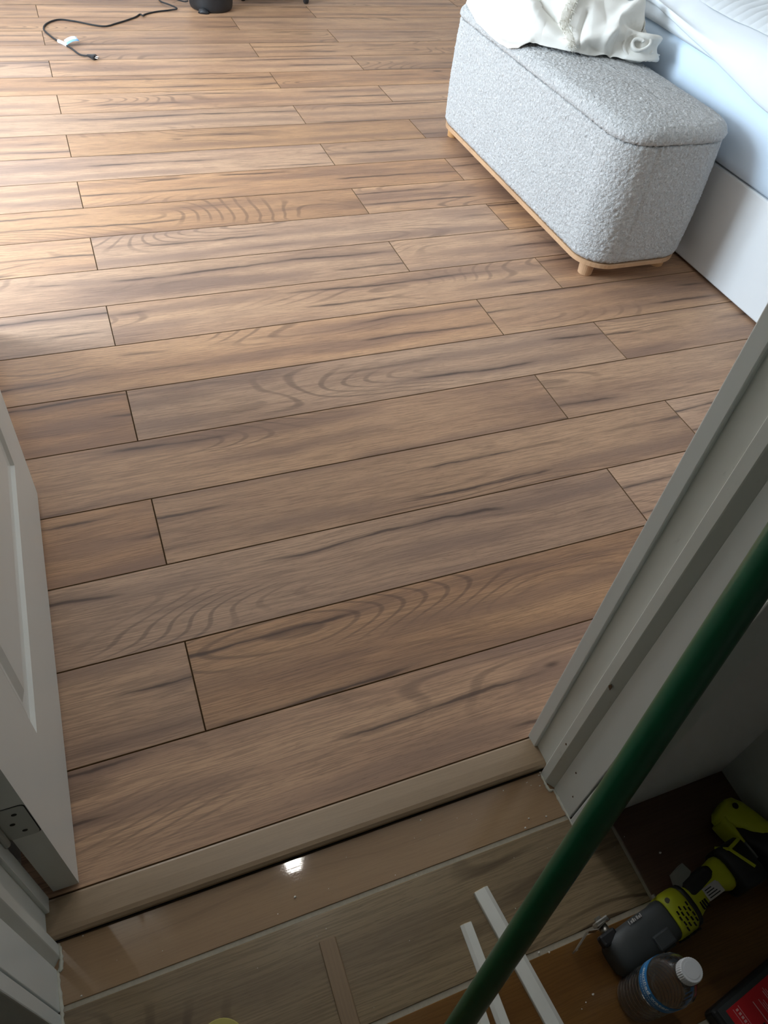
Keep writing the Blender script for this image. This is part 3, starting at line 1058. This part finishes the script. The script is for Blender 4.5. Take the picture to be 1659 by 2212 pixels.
# ------------------------------------------------------------------ green pole leaning on the right jamb
pole = thing('green_pole', 'long dark green broom pole leaning across the doorway against the right jamb', 'pole', (.106, -.616, TZ))
a = Vector((.193, -.552, .263)); b = Vector((.383, -.412, .856))
d = (b - a).normalized()
t0 = (TZ + .006 - a.z) / d.z
p0 = a + d * t0
p1 = a + d * ((.533 - a.x) / d.x)
o_ = Vector(pole.location)
bm = bmesh.new()
tube(bm, [p0 - o_, p0 + d * .003 - o_, p1 - d * .004 - o_, p1 - o_], [.0125, .014, .014, .012], 28)
obj('shaft', bm, M['pole'], pole, True)
bm = bmesh.new()
tube(bm, [p1 - d * .03 - o_, p1 - d * .002 - o_, p1 + d * .004 - o_], [.0145, .0145, .011], 24)
obj('end_cap', bm, M['black'], pole, True)


# ------------------------------------------------------------------ trim strips on the hall tiles
def strip(name, label, p, q, w, h, m, lean=1, group=None, z=TZ, chamfer=.4):
    """strip from p (visible end) to q; bevelled long edge on one side"""
    p, q = Vector(fl(*p, z)), Vector(fl(*q, z))
    L = (q - p).length
    ang = math.atan2(q.y - p.y, q.x - p.x)
    t = thing(name, label, 'strip', (p.x, p.y, z), ang, group)
    c = w * chamfer
    sec = [(-w / 2, 0), (w / 2, 0), (w / 2, h * .35), (w / 2 - c, h), (-w / 2 + .0008, h), (-w / 2, h - .0008)]
    sec = [(lean * y, zz) for y, zz in sec]
    bm = bmesh.new()
    rings(bm, [[(x, y, zz) for y, zz in sec] for x in (0, L)])
    obj('profile', bm, m, t)
    bm = bmesh.new()
    rings(bm, [[(x, y * .92, zz * .96 + .0002) for y, zz in sec] for x in (-.0006, .0002)])
    obj('cut_end', bm, M['strip_raw'] if m is M['strip'] else m, t)
    return t


G = 'offcuts of white trim on the tiles'
strip('trim_offcut', 'longest white trim offcut on the tiles, nearest the power tool', (.348, -.392), (.378, -.640), .026, .008, M['strip'], 1, G, chamfer=.28)
strip('trim_offcut', 'shorter white trim offcut crossing under the green pole, left of the longest one', (.305, -.428), (.300, -.640), .018, .007, M['strip'], -1, G, chamfer=.3)
strip('trim_offcut', 'white trim offcut lying hidden by the pole at the lower frame edge', (.276, -.535), (.268, -.660), .018, .007, M['strip'], -1, G, chamfer=.3)
strip('flat_strip', 'flat tan wood strip lying alone on the grained tile', (.1005, -.378), (.098, -.640), .026, .003, M['strip_brown'], 1, None, chamfer=.06)


# ------------------------------------------------------------------ oscillating tool
def sect(c, ux, vx, w, h, n=18, ex=.55):
    out = []
    for k in range(n):
        t = 2 * PI * k / n
        ct, st = math.cos(t), math.sin(t)
        out.append(c + ux * (w / 2 * math.copysign(abs(ct) ** ex, ct)) + vx * (h / 2 * math.copysign(abs(st) ** ex, st)))
    return out


HS = lambda u: u if u < .1525 else .1525 + (u - .1525) * .82


def loft(bm, stations, ex=.55, n=18, hs=False):
    """stations: (u, v, w_center, width, height) along local x"""
    rs = [sect(Vector((HS(u) if hs else u, v, z)), Vector((0, 1, 0)), Vector((0, 0, 1)), w_, h_, n, ex) for u, v, z, w_, h_ in stations]
    rings(bm, rs)
    return bm


tl = Vector(fl(.497, -.547, TZ))
tool = thing('oscillating_tool', 'lime and charcoal oscillating multi tool lying on the dark tiles behind the bottle', 'power tool', tl, math.radians(9))
tool.scale = (.93, .93, .93)
obj('head', loft(bmesh.new(), [(-.012, 0, .030, .044, .044), (-.006, 0, .030, .056, .056), (.008, 0, .031, .064, .061), (.060, 0, .0315, .066, .062), (.088, .001, .032, .062, .060), (.100, .001, .033, .066, .064), (.104, .001, .033, .064, .062)], .6), M['charcoal'], tool, True)
obj('clamp_lever', bx(-.020, .012, .018, .037, .036, .054, .004, 2), M['black'], tool)
obj('head_ridge', bx(.052, .086, -.030, -.006, .058, .066, .003, 2), M['charcoal'], tool)
tube(bm := bmesh.new(), [(.080, -.024, .040), (.080, -.034, .040)], .012, 20)
obj('side_cap', bm, M['charcoal'], tool, True)
coll = obj('collar', loft(bmesh.new(), [(.104, .001, .034, .062, .062), (.107, .001, .034, .069, .067), (.122, .001, .0345, .072, .070), (.138, .001, .035, .071, .069), (.143, .001, .035, .066, .064)], .7), M['lime'], tool, True)
for r_ in range(5):
    for c_ in range(4):
        u = .1115 + c_ * .0078 + (r_ % 2) * .0015
        v = -.0335 + .0005
        zz = .020 + r_ * .0085 + (c_ % 2) * .004
        th = math.atan2(zz - .035, -.034)
        bm = bmesh.new()
        box(bm, u - .0013, u + .0013, -.0368, -.0335, zz - .0032, zz + .0032, .0004)
        obj('vent', bm, M['darkgap'], coll)
        if r_ < 4:
            bm = bmesh.new()
            yy = -.026 + r_ * .0085 + (c_ % 2) * .004
            box(bm, u - .0013, u + .0013, yy - .0032, yy + .0032, .0685, .0704, .0004)
            obj('vent', bm, M['darkgap'], coll)
tube(bm := bmesh.new(), [(.113, .022, .0640), (.113, .022, .0662)], .0045, 12)
obj('screw', bm, M['steel'], coll)
tube(bm := bmesh.new(), [(.106, .036, .045), (.106, .041, .045)], .005, 12)
obj('lamp_lens', bm, M['steel'], coll)
obj('seal_band', loft(bmesh.new(), [(.1425, .001, .035, .068, .066), (.150, .001, .035, .069, .067), (.153, .001, .035, .060, .058)], .7), M['black'], tool, True)
obj('handle', loft(bmesh.new(), [(.1525, .000, .034, .056, .052), (.168, .001, .033, .050, .046), (.195, .006, .032, .044, .042), (.225, .010, .032, .044, .042), (.250, .010, .033, .050, .046), (.266, .008, .033, .058, .050), (.272, .008, .033, .056, .048)], .75, hs=True), M['lime'], tool, True)
obj('rubber_grip', loft(bmesh.new(), [(.164, .014, .036, .022, .044), (.172, .015, .036, .030, .0445), (.200, .018, .035, .030, .043), (.228, .021, .035, .028, .043), (.238, .022, .035, .020, .040)], .7, hs=True), M['blacksoft'], tool, True)
bm = bmesh.new()
rings(bm, [[(HS(u_), v_, z) for u_, v_ in ((.158, .024), (.172, .050), (.200, .054), (.205, .036), (.190, .030))] for z in (.022, .044)])
obj('trigger', bm, M['greytrig'], tool)
bm = bmesh.new()
for k in range(3): box(bm, HS(.168 + k * .0065), HS(.1712 + k * .0065), -.019, -.006, .0530, .0560, .0004)
obj('vent', bm, M['darkgap'], tool)
bm = bmesh.new(); box(bm, HS(.192), HS(.236), -.0145, .0065, .0515, .0536, .0006)
st_ = obj('rating_sticker', bm, M['sticker'], tool)
bm = bmesh.new()
for k in range(4): box(bm, HS(.196), HS(.226 - k * .004), -.0115 + k * .0042, -.0100 + k * .0042, .0535, .0538)
obj('sticker_print', bm, M['black'], st_)
obj('battery', loft(bmesh.new(), [(.271, .004, .036, .066, .056), (.276, .004, .037, .078, .066), (.330, .002, .037, .080, .066), (.336, .002, .037, .072, .060)], .45, hs=True), M['black'], tool, True)
for (q0, q1) in (((.283, .043, .05), (.292, .030, .072)), ((.292, .030, .072), (.326, .034, .0725)), ((.292, .030, .072), (.315, -.012, .0725))):
    tube(bm := bmesh.new(), [(HS(q0[0]), q0[1], q0[2]), (HS(q1[0]), q1[1], q1[2])], .0030, 6)
    obj('lime_accent', bm, M['lime'], tool)
# blade assembly
bm = bmesh.new(); tube(bm, [(.006, .030, .030), (.006, .047, .028)], .008, 16)
obj('spindle', bm, M['steel'], tool, True)
bm = bmesh.new()
prof = [(.022, .0), (.012, .002), (-.008, -.002), (-.022, .004), (-.030, .001), (-.058, -.008)]
rings(bm, [[(u, .047 + v, .018), (u, .0485 + v, .018), (u, .0485 + v, .018 + hh), (u, .047 + v, .018 + hh)] for (u, v), hh in zip(prof, (.018, .022, .024, .020, .020, .020))])
bl = obj('blade', bm, M['steel'], tool)
bm = bmesh.new()
for k in range(7): box(bm, -.060, -.0555, .0385, .0402, .0185 + k * .0028, .0205 + k * .0028)
obj('teeth', bm, M['steel'], bl)
bm = bmesh.new(); box(bm, -.006, .020, .0485, .056, .020, .040, .002)
obj('blade_clamp', bm, M['steel'], tool)
bm = bmesh.new(); tube(bm, [(.006, .053, .030), (.006, .061, .030)], .006, 6)
obj('clamp_bolt', bm, M['steel'], tool)


def text_mesh(name, s, size, mat_, parent, mtx, ex=.0002):
    cu = bpy.data.curves.new(name, 'FONT')
    cu.body, cu.size, cu.extrude = s, size, ex
    cu.align_x, cu.align_y = 'CENTER', 'CENTER'
    tmp = bpy.data.objects.new(name, cu)
    COL.objects.link(tmp)
    dg = bpy.context.evaluated_depsgraph_get()
    me = bpy.data.meshes.new_from_object(tmp.evaluated_get(dg))
    bpy.data.objects.remove(tmp)
    me.name = name
    if callable(mtx):
        for v in me.vertices: v.co = mtx(v.co)
    else:
        me.transform(mtx)
    me.materials.clear(); me.materials.append(mat_)
    o = bpy.data.objects.new(name, me)
    COL.objects.link(o)
    o.parent = parent
    return o


bm = bmesh.new()
for k in range(7):
    box(bm, .034 + k * .0042, .0355 + k * .0042 + (.0014 if k % 3 else 0), .0250, .0305 - (.0015 if k % 2 else 0), .0585, .0606, .0002)
obj('pale_print', bm, M['sticker'], tool)

# second lime tool in the corner
t2 = thing('cordless_tool', 'lime and black cordless tool in the dark corner at the right frame edge', 'power tool', fl(.795, -.447, TZ), math.radians(-64))
obj('shell', loft(bmesh.new(), [(-.034, .004, .032, .030, .040), (-.028, .004, .032, .050, .050), (-.012, .004, .032, .062, .054), (.010, .012, .032, .046, .054), (.040, .016, .032, .038, .052), (.050, .016, .032, .036, .050)], .7), M['lime'], t2, True)
obj('shell_arm', loft(bmesh.new(), [(-.022, -.014, .031, .030, .046), (-.006, -.022, .031, .018, .046), (.014, -.0265, .030, .011, .042), (.022, -.028, .030, .009, .040)], .7), M['lime'], t2, True)
obj('grey_tip', loft(bmesh.new(), [(.021, -.0278, .030, .009, .040), (.040, -.0305, .029, .0065, .036), (.050, -.0315, .029, .004, .030)], .7), M['greytrig'], t2, True)
obj('motor_body', loft(bmesh.new(), [(-.004, -.010, .026, .026, .040), (.020, -.009, .028, .034, .044), (.055, .004, .033, .062, .058), (.120, .006, .034, .074, .060), (.150, .004, .034, .060, .050)], .6), M['black'], t2, True)
tube(bm := bmesh.new(), [(-.018, .010, .0590), (-.018, .010, .0602)], .0052, 14)
obj('screw_hole', bm, M['darkgap'], t2)
bm = bmesh.new(); box(bm, .060, .082, .030, .040, .058, .0632, .001)
obj('lime_accent', bm, M['lime'], t2)

# ------------------------------------------------------------------ water bottle
BOT = Vector((.511, -.6015, TZ))
bot = thing('water_bottle', 'clear plastic water bottle with blue label and white cap on the tiles', 'bottle', BOT)
outp = [(.020, .004), (.026, .0005), (.031, .002), (.0322, .008)]
z = .012
while z < .088:
    outp += [(.0322, z), (.0312, z + .0025), (.0308, z + .005), (.0312, z + .0075), (.0322, z + .010)]
    z += .0125
outp += [(.0322, .094), (.0322, .128), (.0325, .132), (.0318, .140), (.0292, .149), (.0250, .158), (.0200, .1665), (.0155, .173), (.0132, .177), (.0128, .182), (.0160, .1828), (.0160, .1845), (.0125, .1850), (.0120, .1955)]
inn = [(r - .0006, zz + (.0008 if i < 2 else 0)) for i, (r, zz) in enumerate(outp)]
bm = bmesh.new()
lathe(bm, outp + inn[::-1], 56, cap0=True, cap1=True)
for v in bm.verts:      # soft dents in the thin shoulder
    if .130 < v.co.z < .170:
        a_ = math.atan2(v.co.y, v.co.x)
        k_ = 1 + .035 * math.sin(a_ * 6 + v.co.z * 60) * math.sin(PI * (v.co.z - .13) / .04)
        v.co.x *= k_; v.co.y *= k_
obj('body', bm, M['clear'], bot, True)
lathe(bm := bmesh.new(), [(.0326, .0985), (.0328, .099), (.0328, .1275), (.0326, .128)], 64, cap0=False, cap1=False)
lab = obj('label', bm, M['label'], bot, True)
a0 = math.radians(182)


def wrap(zc, rr, ang0):
    def f(co):
        a_ = ang0 + co.x / rr
        r_ = rr + .0002 + co.z
        return Vector((r_ * math.cos(a_), r_ * math.sin(a_), zc + co.y))
    return f


text_mesh('label_lettering', 'purified water', .0108, M['labelw'], lab, wrap(.1195, .0329, a0))
random.seed(21)
bm = bmesh.new()
for k in range(15):
    a_ = a0 - .75 + k * .085
    q = [(a_, .1062), (a_ + random.uniform(.03, .06), .1062), (a_ + random.uniform(.03, .06), .1062 + random.uniform(.0018, .0028)), (a_, .1062 + random.uniform(.0015, .0028))]
    bm.faces.new([bm.verts.new((.0331 * math.cos(t), .0331 * math.sin(t), z_)) for t, z_ in q])
obj('small_print', bm, M['labelw'], lab)
lathe(bm := bmesh.new(), [(.0329, .1130), (.0330, .1132), (.0330, .1140), (.0329, .1142)], 64, cap0=False, cap1=False)
obj('label_stripe', bm, M['labelw'], lab, True)
cp = []
for k in range(72):
    cp.append(.0148 + (.0004 if k % 2 else 0))
bm = bmesh.new()
rs = []
for z_, s_ in ((.1850, 1.0), (.1858, 1.02), (.1975, 1.0), (.1992, .97), (.2000, .92)):
    rs.append([(cp[k] * s_ * math.cos(2 * PI * k / 72), cp[k] * s_ * math.sin(2 * PI * k / 72), z_) for k in range(72)])
rings(bm, rs)
cap_ = obj('cap', bm, M['bottle_cap'], bot, False)
lathe(bm := bmesh.new(), [(.0108, .19995), (.0108, .2003), (.0102, .2004)], 32)
obj('cap_disc', bm, M['bottle_cap'], cap_)

# ------------------------------------------------------------------ red card on a black tool case
cs = thing('blade_case', 'black hard case with a red printed card on its lid at the lower right corner', 'case', fl(.668, -.690, TZ), math.radians(9.5))
obj('shell', bx(-.075, .085, -.060, .052, 0, .030, .006, 3), M['black'], cs)
obj('card_backing', bx(-.066, .060, -.040, .047, .030, .0315, .0008), M['charcoal'], cs)
card = obj('card', bx(-.056, .060, -.042, .040, .0315, .0325, .0003), M['red'], cs)
zt = .0325


def patch(nm, x0, x1, y0, y1, m, dz=.0003, par=card):
    return obj(nm, bx(x0, x1, y0, y1, zt, zt + dz), m, par)


bm = bmesh.new()
for (x0, x1, y0, y1) in ((.012, .0130, -.022, .030), (.015, .0158, -.030, .033), (.0180, .0188, -.028, .030),
                         (-.002, -.0012, -.026, .026), (.001, .0018, -.030, .020), (.004, .0048, -.030, .022), (.0072, .0080, -.026, .010),
                         (-.012, -.0108, -.028, .028), (-.046, -.0453, -.040, .036), (-.0355, -.0348, -.040, .036)):
    box(bm, x0, x1, y0, y1, zt, zt + .0003)
obj('text_lines', bm, M['pink'], card)
rotm = Matrix.Rotation(-PI / 2, 4, 'Z')
bm = bmesh.new()
random.seed(9)
for k in range(13):
    y_ = .034 - k * .0052
    box(bm, -.0428 + random.uniform(0, .001), -.0378 - random.uniform(0, .001), y_ - random.uniform(.0026, .0042), y_, zt, zt + .0003)
obj('illegible_print', bm, M['pink'], card)
patch('logo_patch', -.030, -.016, -.022, .002, M['black'])
text_mesh('logo_lettering', '75', .014, M['white'], card, Matrix.Translation((-.023, -.010, zt + .0006)) @ rotm)
patch('blue_mark', .022, .0265, -.004, .020, M['bluep'])
patch('blue_mark', -.050, -.012, -.0415, -.036, M['bluep'])
for k in range(4):
    bm = bmesh.new()
    x = -.006 + k * .014
    rings(bm, [[(x, -.041, z_), (x + .007, -.041, z_), (x + .010, -.034, z_), (x + .003, -.034, z_)] for z_ in (zt, zt + .0003)])
    obj('white_slash', bm, M['white'], card)

# ------------------------------------------------------------------ tape roll peeking in at the lower edge
tape = thing('tape_roll', 'yellow tape roll peeking in at the lower frame edge', 'tape', fl(-.0735, -.455, TZ))
bm = bmesh.new()
lathe(bm, [(.026, 0), (.033, 0), (.034, .0015), (.034, .0145), (.033, .016), (.026, .016)], 40, cap0=False, cap1=False)
bm2 = obj('tape_winding', bm, M['yellow'], tape, False)
lathe(bm := bmesh.new(), [(.0235, .0), (.0262, .0), (.0262, .0162), (.0235, .0162), (.0235, .0)], 40, cap0=False, cap1=False)
obj('core', bm, M['cardcore'], tape, False)

# ------------------------------------------------------------------ plaster crumbs on the tiles
random.seed(3)
bm = bmesh.new()
spots = [fl(*p, TZ) for p in ((.072, -.306), (.30, -.262), (.455, -.262), (.52, -.275), (.528, -.258), (.532, -.254), (.505, -.325), (.462, -.33), (.475, -.318),
                             (.54, -.334), (.546, -.337), (.551, -.339), (.556, -.338), (.26, -.338), (.41, -.505), (.395, -.50), (.43, -.58), (.445, -.575), (.42, -.585), (.66, -.44), (-.23, -.255), (-.24, -.33))]
spots += [fl(random.uniform(-.2, .62), random.uniform(-.52, -.26), TZ) for _ in range(40)]
for i, p in enumerate(spots):
    s = random.uniform(.0009, .0022) if i < 22 else random.uniform(.0004, .0009)
    r = bmesh.ops.create_icosphere(bm, subdivisions=1, radius=s)
    for v in r['verts']:
        v.co = Vector((v.co.x * random.uniform(.7, 1.5), v.co.y * random.uniform(.6, 1.1), v.co.z * .6)) + Vector((p[0], p[1], TZ + s * .45))
tag(obj('plaster_crumbs', bm, M['crumb']), 'tiny pale plaster crumbs scattered over the hall tiles', 'debris', None, 'stuff')
